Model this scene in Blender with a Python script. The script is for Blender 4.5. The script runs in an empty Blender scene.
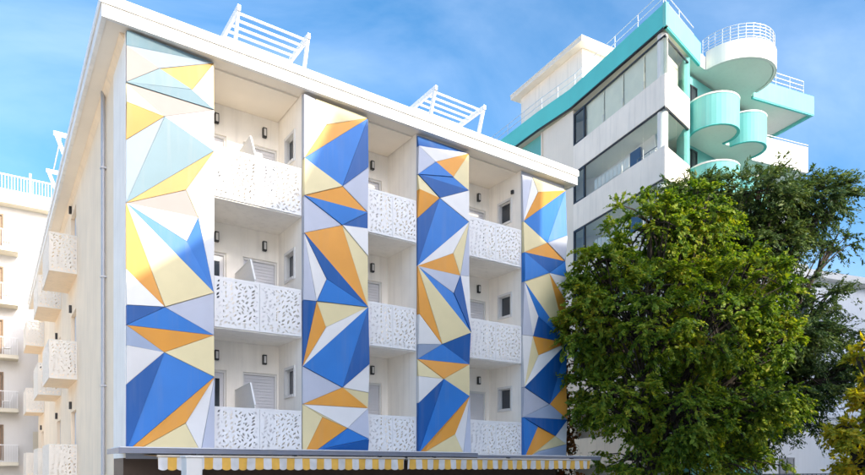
import bpy, bmesh, math, random
import numpy as np
from mathutils import Vector

# ------------------------------------------------------------------ camera, sky, sun, exposure
scene = bpy.context.scene
E = 3.2                                   # eye height
F_PX, CX, HY = 645.0, 432.5, 467.0        # focal length in px, principal column, horizon row (865 x 475)
CAM = (-2.42, -15.08)
AZ = math.atan2(0.567, 0.824)
FWD = (math.sin(AZ), math.cos(AZ)); RGT = (math.cos(AZ), -math.sin(AZ))
cd = bpy.data.cameras.new('camera'); cam = bpy.data.objects.new('camera', cd)
scene.collection.objects.link(cam)
cam.location = (CAM[0], CAM[1], E); cam.rotation_euler = (math.pi/2, 0, -AZ)
cd.sensor_width = 36.0; cd.lens = 36.0*F_PX/865.0
cd.shift_y = (HY-237.5)/865.0; cd.clip_end = 3000.0
scene.camera = cam

SUN_EL = math.radians(25.0)
SUN_H = (0.22, -0.9755)
world = bpy.data.worlds.new('World'); scene.world = world; world.use_nodes = True
wn, wl = world.node_tree.nodes, world.node_tree.links
bg = wn['Background']; bg.inputs['Strength'].default_value = 0.15
sky = wn.new('ShaderNodeTexSky'); sky.sky_type = 'NISHITA'; sky.sun_disc = False
sky.sun_elevation = SUN_EL; sky.sun_rotation = math.atan2(SUN_H[0], SUN_H[1])
sky.air_density = 0.66; sky.dust_density = 5.0; sky.ozone_density = 4.0
tc = wn.new('ShaderNodeTexCoord'); mp = wn.new('ShaderNodeMapping')
mp.inputs['Scale'].default_value = (1.1, 1.9, 3.0); mp.inputs['Rotation'].default_value = (0.5, 0.3, 0.9)
n1 = wn.new('ShaderNodeTexNoise'); n1.inputs['Scale'].default_value = 1.5; n1.inputs['Detail'].default_value = 7.0
n1.inputs['Roughness'].default_value = 0.55; n1.inputs['Distortion'].default_value = 0.5
cr = wn.new('ShaderNodeValToRGB'); cr.color_ramp.elements[0].position = 0.40; cr.color_ramp.elements[1].position = 1.0
cr.color_ramp.elements[0].color = (0, 0, 0, 1); cr.color_ramp.elements[1].color = (0.42, 0.42, 0.42, 1)
mx = wn.new('ShaderNodeMixRGB'); mx.inputs[2].default_value = (4.0, 4.4, 5.0, 1)
wl.new(tc.outputs['Generated'], mp.inputs[0]); wl.new(mp.outputs[0], n1.inputs['Vector'])
wl.new(n1.outputs['Fac'], cr.inputs[0]); wl.new(cr.outputs[0], mx.inputs[0]); 
hs_ = wn.new('ShaderNodeHueSaturation'); hs_.inputs['Saturation'].default_value = 1.25; hs_.inputs['Hue'].default_value = 0.486; wl.new(sky.outputs[0], hs_.inputs['Color'])
wl.new(hs_.outputs[0], mx.inputs[1])
wl.new(mx.outputs[0], bg.inputs['Color'])

sd = bpy.data.lights.new('sun', 'SUN'); sun = bpy.data.objects.new('sun', sd); scene.collection.objects.link(sun)
sd.energy = 2.0; sd.angle = math.radians(0.55); sd.color = (1.0, 0.91, 0.74)
sdir = Vector((SUN_H[0]*math.cos(SUN_EL), SUN_H[1]*math.cos(SUN_EL), math.sin(SUN_EL)))
sun.rotation_euler = sdir.to_track_quat('Z', 'Y').to_euler()
scene.view_settings.view_transform = 'Standard'; scene.view_settings.look = 'None'
scene.view_settings.gamma = 1.0; scene.view_settings.use_curve_mapping = False
scene.view_settings.exposure = 1.58
scene.cycles.max_bounces = 14; scene.cycles.diffuse_bounces = 8; scene.cycles.transparent_max_bounces = 16

# ------------------------------------------------------------------ helpers
R = random.Random(7)
COL = scene.collection
WLOC = {}

def CD(xr, d):                              # (metres right of the lens, metres deep) -> ground point
    return (CAM[0]+d*FWD[0]+xr*RGT[0], CAM[1]+d*FWD[1]+xr*RGT[1])
def PXD(px, d):
    return CD((px-CX)/F_PX*d, d)
def DCD(xr, d):                             # the same for a direction
    return (d*FWD[0]+xr*RGT[0], d*FWD[1]+xr*RGT[1])
def on_y(px, y):                            # x where the sight line of a column meets the plane y
    r = (px-CX)/F_PX
    d = (y-CAM[1])/(FWD[1]+r*RGT[1])
    return CAM[0]+d*(FWD[0]+r*RGT[0]), d
def fac(px, py, y=-0.08):                   # point of the main facade
    x, d = on_y(px, y)
    return x, E+(HY-py)*d/F_PX

def tag(o, label=None, cat=None, group=None, kind=None):
    if label: o['label'] = label
    if cat: o['category'] = cat
    if group: o['group'] = group
    if kind: o['kind'] = kind
    return o

def empty(name, loc, label, cat, group=None):
    o = bpy.data.objects.new(name, None); COL.objects.link(o)
    o.empty_display_size = 0.3; o.location = loc; WLOC[o.name] = Vector(loc)
    return tag(o, label, cat, group)

def off(poly, d):
    """inset (positive d) a counter-clockwise polygon"""
    n = len(poly); out = []
    for i in range(n):
        p0, p1, p2 = Vector(poly[i-1]), Vector(poly[i]), Vector(poly[(i+1) % n])
        a = (p1-p0).normalized(); b = (p2-p1).normalized()
        na = Vector((-a.y, a.x)); nb = Vector((-b.y, b.x))
        k = 1+na.dot(nb)
        m = (na+nb)/max(k, 0.25)
        out.append((p1.x+m.x*d, p1.y+m.y*d))
    return out

def path_ring(pts, t):
    """closed outline of a wall of thickness t running along an open path, thickness to the left of travel"""
    n = len(pts); inn = []
    for i in range(n):
        p1 = Vector(pts[i])
        a = (p1-Vector(pts[i-1])).normalized() if i > 0 else None
        b = (Vector(pts[i+1])-p1).normalized() if i < n-1 else None
        if a is None: a = b
        if b is None: b = a
        na = Vector((-a.y, a.x)); nb = Vector((-b.y, b.x))
        m = (na+nb)/max(1+na.dot(nb), 0.25)
        inn.append((p1.x+m.x*t, p1.y+m.y*t))
    return list(pts), inn

class MB:
    def __init__(self): self.v = []; self.f = []
    def add(self, vs, fs):
        o = len(self.v); self.v += [tuple(p) for p in vs]; self.f += [tuple(i+o for i in f) for f in fs]; return self
    def box(self, x0, x1, y0, y1, z0, z1):
        return self.add([(x0,y0,z0),(x1,y0,z0),(x1,y1,z0),(x0,y1,z0),(x0,y0,z1),(x1,y0,z1),(x1,y1,z1),(x0,y1,z1)],
                 [(0,3,2,1),(4,5,6,7),(0,1,5,4),(1,2,6,5),(2,3,7,6),(3,0,4,7)])
    def prism(self, poly, z0, z1):
        n = len(poly)
        vs = [(p[0],p[1],z0) for p in poly]+[(p[0],p[1],z1) for p in poly]
        fs = [tuple(range(n-1,-1,-1)), tuple(range(n,2*n))]+[(i,(i+1)%n,n+(i+1)%n,n+i) for i in range(n)]
        return self.add(vs, fs)
    def prism_y(self, poly, y0, y1):         # poly in (x,z), counter-clockwise seen from -y
        n = len(poly)
        vs = [(p[0],y0,p[1]) for p in poly]+[(p[0],y1,p[1]) for p in poly]
        fs = [tuple(range(n)), tuple(range(2*n-1,n-1,-1))]+[((i+1)%n,i,n+i,n+(i+1)%n) for i in range(n)]
        return self.add(vs, fs)
    def prism_x(self, poly, x0, x1):         # poly in (y,z)
        n = len(poly)
        vs = [(x0,p[0],p[1]) for p in poly]+[(x1,p[0],p[1]) for p in poly]
        fs = [tuple(range(n-1,-1,-1)), tuple(range(n,2*n))]+[(i,(i+1)%n,n+(i+1)%n,n+i) for i in range(n)]
        return self.add(vs, fs)
    def wall(self, outer, inner, z0, z1):    # strip wall between two parallel paths
        n = len(outer)
        for i in range(n-1):
            self.prism([outer[i], outer[i+1], inner[i+1], inner[i]], z0, z1)
        return self
    def ring(self, c, ro, ri, z0, z1, a0=0, a1=2*math.pi, n=40, ky=1.0):
        full = abs(a1-a0) > 6.28
        m = n if full else n+1
        vs = []
        for i in range(m):
            a = a0+(a1-a0)*i/n
            ca, sa = math.cos(a), math.sin(a)*ky
            vs += [(c[0]+ro*ca,c[1]+ro*sa,z0),(c[0]+ro*ca,c[1]+ro*sa,z1),(c[0]+ri*ca,c[1]+ri*sa,z1),(c[0]+ri*ca,c[1]+ri*sa,z0)]
        fs = []
        for i in range(n):
            j = (i+1) % m
            for k in range(4):
                fs.append((4*i+k, 4*j+k, 4*j+(k+1)%4, 4*i+(k+1)%4))
        if not full: fs += [(3,2,1,0), (4*n,4*n+1,4*n+2,4*n+3)]
        return self.add(vs, fs)
    def disc(self, c, r, z0, z1, n=40):
        return self.prism([(c[0]+r*math.cos(2*math.pi*i/n), c[1]+r*math.sin(2*math.pi*i/n)) for i in range(n)], z0, z1)
    def bar(self, a, b, w, h=None, n=4, w2=None):
        a, b = Vector(a), Vector(b); h = h or w; w2 = w2 or w
        d = (b-a).normalized()
        up = Vector((0,0,1)) if abs(d.z) < 0.95 else Vector((1,0,0))
        s = d.cross(up).normalized(); u = s.cross(d)
        vs = []
        for p, ww in ((a, w), (b, w2)):
            for i in range(n):
                an = 2*math.pi*(i+0.5)/n; k = 0.7071 if n == 4 else 0.5
                vs.append(p+s*(math.cos(an)*ww*k)+u*(math.sin(an)*(h/w*ww)*k))
        fs = [tuple(range(n-1,-1,-1)), tuple(range(n,2*n))]+[(i,(i+1)%n,n+(i+1)%n,n+i) for i in range(n)]
        return self.add(vs, fs)
    def build(self, name, mat, parent=None, bevel=0.0, smooth=False, origin=None):
        a = np.array(self.v, dtype=float)
        if origin is None: origin = Vector(((a[:,0].min()+a[:,0].max())/2, (a[:,1].min()+a[:,1].max())/2, a[:,2].min()))
        origin = Vector(origin)
        me = bpy.data.meshes.new(name)
        me.from_pydata([tuple(p) for p in (a-np.array(origin))], [], self.f)
        me.materials.append(mat)
        bm = bmesh.new(); bm.from_mesh(me)
        bmesh.ops.recalc_face_normals(bm, faces=bm.faces)
        bm.to_mesh(me); bm.free()
        if smooth: me.shade_smooth()
        return link(name, me, parent, origin, bevel)

def link(name, me, parent, origin, bevel=0.0):
    o = bpy.data.objects.new(name, me); COL.objects.link(o)
    WLOC[o.name] = Vector(origin)
    if parent is not None:
        o.parent = parent; o.location = Vector(origin)-WLOC[parent.name]
    else: o.location = origin
    if bevel:
        m = o.modifiers.new('edge', 'BEVEL'); m.width = bevel; m.segments = 2; m.limit_method = 'ANGLE'
    return o

def B(x0, x1, y0, y1, z0, z1): return MB().box(x0, x1, y0, y1, z0, z1)

# ------------------------------------------------------------------ materials
def mat(name, col, rough=0.7, var=0.06, scale=3.0, streak=0.0, metal=0.0, bump=0.0, spec=0.4, streak_col=None):
    m = bpy.data.materials.new(name); m.use_nodes = True
    n, l = m.node_tree.nodes, m.node_tree.links
    p = n['Principled BSDF']
    p.inputs['Roughness'].default_value = rough; p.inputs['Metallic'].default_value = metal
    p.inputs['Specular IOR Level'].default_value = spec
    geo = n.new('ShaderNodeNewGeometry')
    t = n.new('ShaderNodeTexNoise'); t.inputs['Scale'].default_value = scale; t.inputs['Detail'].default_value = 6
    l.new(geo.outputs['Position'], t.inputs['Vector'])
    r = n.new('ShaderNodeMapRange'); r.inputs['From Min'].default_value = 0.3; r.inputs['From Max'].default_value = 0.7
    r.inputs['To Min'].default_value = 1-var; r.inputs['To Max'].default_value = 1+var*0.6
    l.new(t.outputs['Fac'], r.inputs['Value'])
    mul = n.new('ShaderNodeVectorMath'); mul.operation = 'SCALE'; mul.inputs[0].default_value = col[:3]
    l.new(r.outputs[0], mul.inputs['Scale'])
    out = mul.outputs[0]
    if streak > 0:
        mpn = n.new('ShaderNodeMapping'); mpn.inputs['Scale'].default_value = (5.0, 5.0, 0.35)
        l.new(geo.outputs['Position'], mpn.inputs[0])
        s = n.new('ShaderNodeTexNoise'); s.inputs['Scale'].default_value = 1.3; s.inputs['Detail'].default_value = 5
        l.new(mpn.outputs[0], s.inputs['Vector'])
        rr = n.new('ShaderNodeMapRange'); rr.inputs['From Min'].default_value = 0.5; rr.inputs['From Max'].default_value = 0.78
        rr.inputs['To Max'].default_value = streak
        l.new(s.outputs['Fac'], rr.inputs['Value'])
        mm = n.new('ShaderNodeMixRGB'); mm.inputs[2].default_value = (*(streak_col or (0.30, 0.28, 0.25)), 1)
        l.new(rr.outputs[0], mm.inputs[0]); l.new(out, mm.inputs[1]); out = mm.outputs[0]
    l.new(out, p.inputs['Base Color'])
    if bump > 0:
        bt = n.new('ShaderNodeTexNoise'); bt.inputs['Scale'].default_value = 60; bt.inputs['Detail'].default_value = 3
        l.new(geo.outputs['Position'], bt.inputs['Vector'])
        bn = n.new('ShaderNodeBump'); bn.inputs['Strength'].default_value = bump; bn.inputs['Distance'].default_value = 0.01
        l.new(bt.outputs['Fac'], bn.inputs['Height']); l.new(bn.outputs[0], p.inputs['Normal'])
    return m

def glass(name, tint=(0.9, 0.95, 0.97), refl=1.0):
    m = bpy.data.materials.new(name); m.use_nodes = True
    n, l = m.node_tree.nodes, m.node_tree.links
    n.remove(n['Principled BSDF'])
    tr = n.new('ShaderNodeBsdfTransparent'); tr.inputs[0].default_value = (*tint, 1)
    gl = n.new('ShaderNodeBsdfGlossy'); gl.inputs['Roughness'].default_value = 0.02
    lw = n.new('ShaderNodeLayerWeight'); lw.inputs[0].default_value = 0.5
    pw = n.new('ShaderNodeMath'); pw.operation = 'POWER'; pw.inputs[1].default_value = 4.0
    ml = n.new('ShaderNodeMath'); ml.operation = 'MULTIPLY_ADD'; ml.inputs[1].default_value = 0.55*refl; ml.inputs[2].default_value = 0.04
    mi = n.new('ShaderNodeMixShader')
    l.new(lw.outputs['Facing'], pw.inputs[0]); l.new(pw.outputs[0], ml.inputs[0]); l.new(ml.outputs[0], mi.inputs[0]); l.new(tr.outputs[0], mi.inputs[1]); l.new(gl.outputs[0], mi.inputs[2])
    l.new(mi.outputs[0], n['Material Output'].inputs['Surface'])
    return m

M = {}
M['plaster'] = mat('white plaster', (0.93, 0.885, 0.81), 0.85, 0.06, 1.2, 0.16, bump=0.15)
M['cream'] = mat('cream plaster', (0.92, 0.755, 0.555), 0.85, 0.06, 0.9, 0.16, bump=0.15)
M['soffit'] = mat('white soffit paint', (0.90, 0.82, 0.70), 0.85, 0.04, 1.0)
M['fascia'] = mat('white eave paint', (0.86, 0.84, 0.79), 0.6, 0.06, 2.0, 0.24)
M['rail'] = mat('white perforated metal', (0.68, 0.675, 0.665), 0.45, 0.03, 4.0)
M['rail_cream'] = mat('cream perforated metal', (0.74, 0.69, 0.61), 0.5, 0.05, 4.0)
M['shutter'] = mat('grey shutter', (0.64, 0.64, 0.67), 0.55, 0.04, 5.0)
M['frame'] = mat('window frame white', (0.70, 0.69, 0.67), 0.5, 0.03)
M['dark'] = mat('dark anodised frame', (0.03, 0.032, 0.04), 0.35, 0.1)
M['lamp'] = mat('black lamp housing', (0.03, 0.03, 0.032), 0.4, 0.1)
M['pane'] = mat('dark window pane', (0.035, 0.04, 0.05), 0.06, 0.1, spec=0.9)
M['glass'] = glass('clear glazing', (0.95, 0.97, 0.96), refl=0.3)
M['pipe'] = mat('grey downpipe', (0.42, 0.43, 0.46), 0.4, 0.06, metal=0.3)
M['canopy'] = mat('grey metal canopy edge', (0.22, 0.235, 0.29), 0.45, 0.08, 2.0, 0.25, metal=0.3)
M['canopy_top'] = mat('pale canopy flashing', (0.75, 0.76, 0.8), 0.5, 0.05)
M['canopy_under'] = mat('beige canopy underside', (0.58, 0.50, 0.40), 0.8, 0.06)
M['brown'] = mat('brown shopfront', (0.10, 0.065, 0.045), 0.6, 0.15)
M['steel'] = mat('galvanised railing', (0.62, 0.64, 0.68), 0.4, 0.05, metal=0.4)
M['darksteel'] = mat('dark railing', (0.12, 0.13, 0.15), 0.4, 0.05, metal=0.3)
M['pergola'] = mat('white painted pergola', (0.86, 0.86, 0.86), 0.5, 0.04, 3.0, 0.05)
# cladding
M['p_blue'] = mat('panel blue', (0.022, 0.165, 0.50), 0.5, 0.09, 1.1, 0.12)
M['p_navy'] = mat('panel deep blue', (0.001, 0.078, 0.29), 0.5, 0.09, 1.1, 0.12)
M['p_orange'] = mat('panel orange', (0.65, 0.285, 0.04), 0.5, 0.09, 1.1, 0.12)
M['p_cream'] = mat('panel pale yellow', (0.65, 0.56, 0.32), 0.5, 0.04, 2.5, 0.03)
M['p_white'] = mat('panel white', (0.66, 0.65, 0.635), 0.5, 0.04, 2.5, 0.04)
M['p_lav'] = mat('panel lavender grey', (0.43, 0.455, 0.535), 0.5, 0.04, 2.5, 0.03)
M['p_grey'] = mat('panel blue grey', (0.27, 0.33, 0.44), 0.5, 0.04, 2.5, 0.03)
M['p_grey_lit'] = mat('panel sunlit blue grey', (0.185, 0.24, 0.30), 0.5, 0.04, 2.5, 0.03)  # blue grey for facets in the sun, sunlight put into the colour
M['p_blue_lit'] = mat('panel sunlit blue', (0.100, 0.185, 0.230), 0.5, 0.09, 1.1, 0.12)  # same paint as the blue, its sunlit look put into the colour
M['p_orange_lit'] = mat('panel sunlit orange', (0.38, 0.205, 0.030), 0.5, 0.09, 1.1, 0.12)  # orange paint as it looks in sun, the light painted in
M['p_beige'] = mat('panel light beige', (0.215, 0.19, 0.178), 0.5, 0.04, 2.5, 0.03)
# tower
M['t_wall'] = mat('tower pale grey plaster', (0.90, 0.80, 0.69), 0.85, 0.06, 0.8, 0.2, bump=0.1)
M['t_cream'] = mat('tower cream plaster', (0.80, 0.71, 0.60), 0.85, 0.04, 0.8, 0.06, bump=0.1)
M['mint'] = mat('mint paint', (0.15, 0.45, 0.42), 0.7, 0.07, 1.0, 0.14)
M['teal'] = mat('teal and shaded mint paint', (0.11, 0.55, 0.52), 0.65, 0.05, 1.0, 0.05)  # also stands for mint in shade on the left roof fascia
M['t_soffit'] = mat('tower soffit paint', (0.78, 0.80, 0.72), 0.85, 0.04, 0.8, 0.08)
M['t_white'] = mat('tower white plaster', (0.76, 0.73, 0.68), 0.8, 0.05, 0.8, 0.16)
M['blind'] = mat('beige roller blind', (0.86, 0.79, 0.62), 0.8, 0.05, 2.0)
M['room'] = mat('veranda inside wall', (0.76, 0.74, 0.72), 0.85, 0.05, 1.0)
M['bluedoor'] = mat('blue door', (0.03, 0.07, 0.20), 0.5, 0.06)
# surroundings
M['far_cream'] = mat('far hotel plaster', (0.60, 0.585, 0.56), 0.85, 0.04, 0.8, 0.06)
M['far_slab'] = mat('far hotel balcony cream', (0.60, 0.55, 0.44), 0.85, 0.05, 0.8, 0.06)
M['wood'] = mat('brown door wood', (0.24, 0.16, 0.10), 0.6, 0.15, 6.0)
M['house'] = mat('white house plaster', (0.76, 0.76, 0.76), 0.85, 0.04, 0.6, 0.10, bump=0.1)
M['grey_door'] = mat('grey metal door', (0.34, 0.33, 0.33), 0.5, 0.06)
M['asphalt'] = mat('asphalt', (0.055, 0.055, 0.058), 0.9, 0.2, 4.0, bump=0.4)
M['paving'] = mat('pale paving', (0.52, 0.48, 0.42), 0.85, 0.12, 2.0, bump=0.2)
M['kerb'] = mat('kerb stone', (0.38, 0.37, 0.35), 0.85, 0.1)
M['marking'] = mat('road paint', (0.75, 0.75, 0.73), 0.7, 0.1)
M['bark'] = mat('bark', (0.055, 0.042, 0.032), 0.95, 0.3, 9.0, bump=0.6)

def leaf_mat(name, ramp, trans=0.35, nscale=0.9):
    m = bpy.data.materials.new(name); m.use_nodes = True
    n, l = m.node_tree.nodes, m.node_tree.links
    p = n['Principled BSDF']; p.inputs['Roughness'].default_value = 0.5; p.inputs['Specular IOR Level'].default_value = 0.2
    g = n.new('ShaderNodeNewGeometry')
    t = n.new('ShaderNodeTexNoise'); t.inputs['Scale'].default_value = nscale; t.inputs['Detail'].default_value = 3
    l.new(g.outputs['Position'], t.inputs['Vector'])
    a = n.new('ShaderNodeMath'); a.operation = 'MULTIPLY_ADD'; a.inputs[1].default_value = 0.55; a.inputs[2].default_value = -0.30
    l.new(g.outputs['Random Per Island'], a.inputs[0])
    b = n.new('ShaderNodeMath'); b.operation = 'ADD'; l.new(a.outputs[0], b.inputs[0]); l.new(t.outputs['Fac'], b.inputs[1])
    c = n.new('ShaderNodeValToRGB')
    while len(c.color_ramp.elements) < len(ramp): c.color_ramp.elements.new(0.5)
    for e, (pos, colr) in zip(c.color_ramp.elements, ramp): e.position = pos; e.color = (*colr, 1)
    l.new(b.outputs[0], c.inputs[0]); l.new(c.outputs[0], p.inputs['Base Color'])
    tr = n.new('ShaderNodeBsdfTranslucent'); hs = n.new('ShaderNodeHueSaturation')
    hs.inputs['Value'].default_value = 1.5; hs.inputs['Saturation'].default_value = 1.1
    l.new(c.outputs[0], hs.inputs['Color']); l.new(hs.outputs[0], tr.inputs[0])
    mi = n.new('ShaderNodeMixShader'); mi.inputs[0].default_value = trans+0.08
    l.new(p.outputs[0], mi.inputs[1]); l.new(tr.outputs[0], mi.inputs[2])
    l.new(mi.outputs[0], n['Material Output'].inputs['Surface'])
    return m
M['leaf_lime'] = leaf_mat('yellow green leaves', [(0.20, (0.055, 0.115, 0.014)), (0.42, (0.155, 0.245, 0.028)), (0.68, (0.290, 0.340, 0.038)), (0.94, (0.44, 0.34, 0.04))])
M['leaf_dark'] = leaf_mat('dark green leaves', [(0.25, (0.036, 0.070, 0.022)), (0.55, (0.080, 0.125, 0.030)), (0.85, (0.150, 0.180, 0.036))], 0.25)
M['leaf_gold'] = leaf_mat('golden leaves', [(0.25, (0.34, 0.36, 0.04)), (0.5, (0.60, 0.50, 0.05)), (0.75, (0.72, 0.52, 0.05)), (0.9, (0.48, 0.20, 0.03))], 0.35)
M['leaf_red'] = leaf_mat('rust leaves', [(0.25, (0.06, 0.05, 0.015)), (0.5, (0.16, 0.06, 0.02)), (0.75, (0.26, 0.10, 0.03)), (0.9, (0.35, 0.20, 0.05))], 0.3)

# ------------------------------------------------------------------ the ground
def struct(name, mb, m, bevel=0.0): return tag(mb.build(name, m, None, bevel), kind='structure')
struct('ground', B(-900, 900, -900, 900, -0.5, 0.0), M['paving'])
struct('road', B(-300, 300, -12.5, -4.6, 0.004, 0.008), M['asphalt'])
struct('pavement', B(-300, 300, -4.4, -1.6, 0.0, 0.13), M['paving'])
kb = struct('kerb', B(-300, 300, -4.6, -4.4, 0.0, 0.135), M['kerb'], 0.02)
mk = MB()
for i in range(-30, 40): mk.box(i*4.0, i*4.0+2.0, -8.62, -8.50, 0.010, 0.012)
struct('road_markings', mk, M['marking'])

# ------------------------------------------------------------------ the hotel with the faceted facade
hotel = empty('hotel_building', (6.6, 0, 0), 'white four storey hotel with blue orange and white faceted panels between its balconies', 'building')
SL = [E+0.23+3.01*k for k in range(3)]      # underside of the three balcony slabs
ROOF = E+9.31                                # underside of the eave
PIER = [(0.0, on_y(214.3, -0.08)[0]), (on_y(303.2, -0.08)[0], on_y(368.3, -0.08)[0]),
        (on_y(418.2, -0.08)[0], on_y(469.8, -0.08)[0]), (on_y(523.2, -0.08)[0], on_y(566, -0.08)[0])]
PIER[0] = (on_y(126.2, -0.08)[0], PIER[0][1])
XL, XR = PIER[0][0], PIER[3][1]
BAY = [(PIER[i][1], PIER[i+1][0]) for i in range(3)]
RB = 1.6                                     # recess depth
DEP = 29.5                                   # building depth

# main carcass: rear block and cross walls behind the cladding
def holes_wall(mb, axis, c0, c1, a0, a1, z0, z1, holes):
    """wall along an axis with rectangular openings; holes = (a0,a1,z0,z1)"""
    xs = sorted({a0, a1} | {h[0] for h in holes} | {h[1] for h in holes})
    for i in range(len(xs)-1):
        s, e = xs[i], xs[i+1]; mid = (s+e)/2
        hs = sorted([(h[2], h[3]) for h in holes if h[0] < mid < h[1]])
        z = z0
        for b, t in hs+[(z1, z1)]:
            if b > z+1e-4:
                if axis == 'x': mb.box(s, e, c0, c1, z, b)
                else: mb.box(c0, c1, s, e, z, b)
            z = max(z, t)

FL = [s+0.2 for s in SL]
doors = []                                   # (bay, x0, x1)
DO = [[(BAY[0][0]+0.06, 2.62), (3.05, 3.98)], [(6.42, 7.22)], [(10.42, 11.22)]]
back = MB()
for b, (x0, x1) in enumerate(BAY):
    hs = []
    for f in FL:
        for d in DO[b]: hs.append((d[0], d[1], f, f+2.06))
    holes_wall(back, 'x', RB, RB+0.25, x0-0.3, x1+0.3, E+0.2, ROOF, hs)
back.build('recess_wall', M['plaster'], hotel)

for i, (x0, x1) in enumerate(PIER):
    w = MB()
    if i == 0: w.box(x0+0.012, x1-0.012, 0.03, RB-0.002, E+0.2, ROOF)
    else:
        # cross wall: the left flank carries small windows of the bay to its left
        hs = []
        if i in (1, 3):
            for f in FL: hs.append((0.50, 1.10, f+1.42, f+2.12))
        holes_wall(w, 'y', x0+0.012, x0+0.30, 0.03, RB-0.002, E+0.2, ROOF, hs)
        w.box(x0+0.30, x1-0.012, 0.03, RB-0.002, E+0.2, ROOF)
    w.build('pier_wall', M['plaster'], hotel)
# long side walls, with door openings on the street corner side
SLF = [E-0.51, E+2.88, E+6.36]               # slab undersides on the flank, whose storeys are taller
SV = [9.1, 14.8, 24.6]                       # side balconies along the flank
hs = []
for v in SV:
    for f in SLF: hs.append((v+0.35, v+2.0, f+0.2, f+2.45))
fl = MB(); holes_wall(fl, 'y', XL+0.0, XL+0.25, RB, DEP, 0.15, ROOF, hs)
fl.build('flank_wall', M['cream'], hotel)
B(XL-0.004, XL+0.02, 0.02, RB-0.004, E+0.2, ROOF).build('corner_wall', M['plaster'], hotel)
B(XR-0.25, XR, RB, DEP, 0.15, ROOF).build('flank_wall', M['cream'], hotel)
B(XL+0.25, XR-0.25, DEP-0.25, DEP-0.002, 0.15, ROOF).build('rear_wall', M['cream'], hotel)
B(XL+0.25, XR-0.25, RB+1.2, RB+1.4, 0.15, ROOF).build('inner_wall', M['room'], hotel)
for z in FL: B(XL+0.25, XR-0.25, RB+0.25, DEP-0.3, z-0.2, z).build('floor_slab', M['room'], hotel)
B(XL+0.25, XL+2.6, RB+1.4, DEP-0.3, 0.2, 0.3).build('floor_slab', M['room'], hotel)
B(XL+1.8, XL+2.0, RB+1.4, DEP-0.3, 0.3, ROOF).build('inner_wall', M['room'], hotel)

# roof with its double-stepped white eave
ov_f, ov_s, ov_r = -0.27, 0.49, 0.34
rf = B(XL-ov_s+0.05, XR+ov_r-0.05, ov_f+0.05, DEP+0.3, ROOF+0.005, ROOF+0.30).build('roof', M['soffit'], hotel)
for nm, z0, z1, o in (('lower_fascia', ROOF-0.012, ROOF+0.245, 0.0), ('upper_fascia', ROOF+0.262, ROOF+0.46, 0.03)):
    outer = [(XL-ov_s-o, DEP+0.3), (XL-ov_s-o, ov_f-o), (XR+ov_r+o, ov_f-o), (XR+ov_r+o, DEP+0.3)]
    po, pi = path_ring(outer, 0.09+o)
    MB().wall(po, pi, z0, z1).build(nm, M['fascia'], rf)
po, pi = path_ring([(XL-ov_s+0.03, DEP+0.3), (XL-ov_s+0.03, ov_f+0.03), (XR+ov_r-0.03, ov_f+0.03), (XR+ov_r-0.03, DEP+0.3)], 0.05)
MB().wall(po, pi, ROOF+0.245, ROOF+0.262).build('drip_groove', M['canopy_under'], rf)
# shallow cove along the flank under the eave
MB().prism_y([(XL-0.002, ROOF-0.16), (XL-0.002, ROOF-0.002), (XL-0.10, ROOF-0.002)], 0.1, DEP-0.1).build('cove', M['cream'], rf)

# the cladding ----------------------------------------------------------------
N_, B_, O_, C_, W_, L_, G_, K_, GS_, BS_, OS_ = 'p_navy', 'p_blue', 'p_orange', 'p_cream', 'p_white', 'p_lav', 'p_grey', 'p_beige', 'p_grey_lit', 'p_blue_lit', 'p_orange_lit'
P1 = dict(TL=(126.2,31.5), TR=(214.3,62.5), a=(126.2,45), b=(159.4,69.2), c=(126.2,82.2), d=(214.3,109.8), e=(191.6,90.5), f=(164.2,117),
  g=(126.2,102.9), h=(126.2,139.2), i=(214.3,151), j=(126.2,202.5), k=(186.3,189.7), l=(197.6,218.5), p=(187,241), m=(214.3,292.6), q=(164.6,307.2),
  r=(126.2,268.4), s=(126.2,305), t=(126.2,325), w=(214.3,335), x=(164.6,352), y=(126.2,345.4), z=(126.2,384.4), A=(214.3,377), C=(185.3,423),
  BL=(126.2,452), BM=(134,452), D=(200.5,452), BR=(214.3,452))
F1 = [('TL a TR',BS_),('a b TR',GS_),('a c b',K_),('b e TR',OS_),('TR e d',C_),('c e b',BS_),('c d e',BS_),('c f d',K_),('c g f',C_),('g h f',OS_),('f i d',W_),
  ('h j f',GS_),('f j i',BS_),('i j k',OS_),('j l k',K_),('k l i',C_),('i l m',W_),('j p l',W_),('j m p',B_),('p m l',B_),('j q m',C_),('j r q',O_),('r s q',W_),
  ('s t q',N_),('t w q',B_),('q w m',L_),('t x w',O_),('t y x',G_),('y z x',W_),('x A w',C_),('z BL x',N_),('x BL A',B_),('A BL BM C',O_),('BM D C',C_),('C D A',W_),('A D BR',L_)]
P2 = dict(TL=(303.2,94.5), a=(315.2,99.3), TR=(368.3,118), b=(326.7,124.5), c=(303.2,158.7), e=(342.2,186.6), f=(368.3,167.5), g=(303.2,196.2), h=(368.3,212),
  i=(342.4,225), k=(368.3,228.2), l=(303.2,233.4), m=(368.3,307), n=(368.3,256.2), o=(326.2,279.2), p=(317,301), q=(303.2,299.8), r=(303.2,365.8),
  s=(326.5,327), t=(343,387.3), w=(368.3,364.4), x=(368.3,392.7), y=(368.3,408), z=(303.2,404), A=(347.2,428.1), G=(368.3,439), H=(322.8,416.8),
  BL=(303.2,453), BM=(305.5,453), BN=(332,446.5), BR=(368.3,453), BQ=(313,453))
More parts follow.
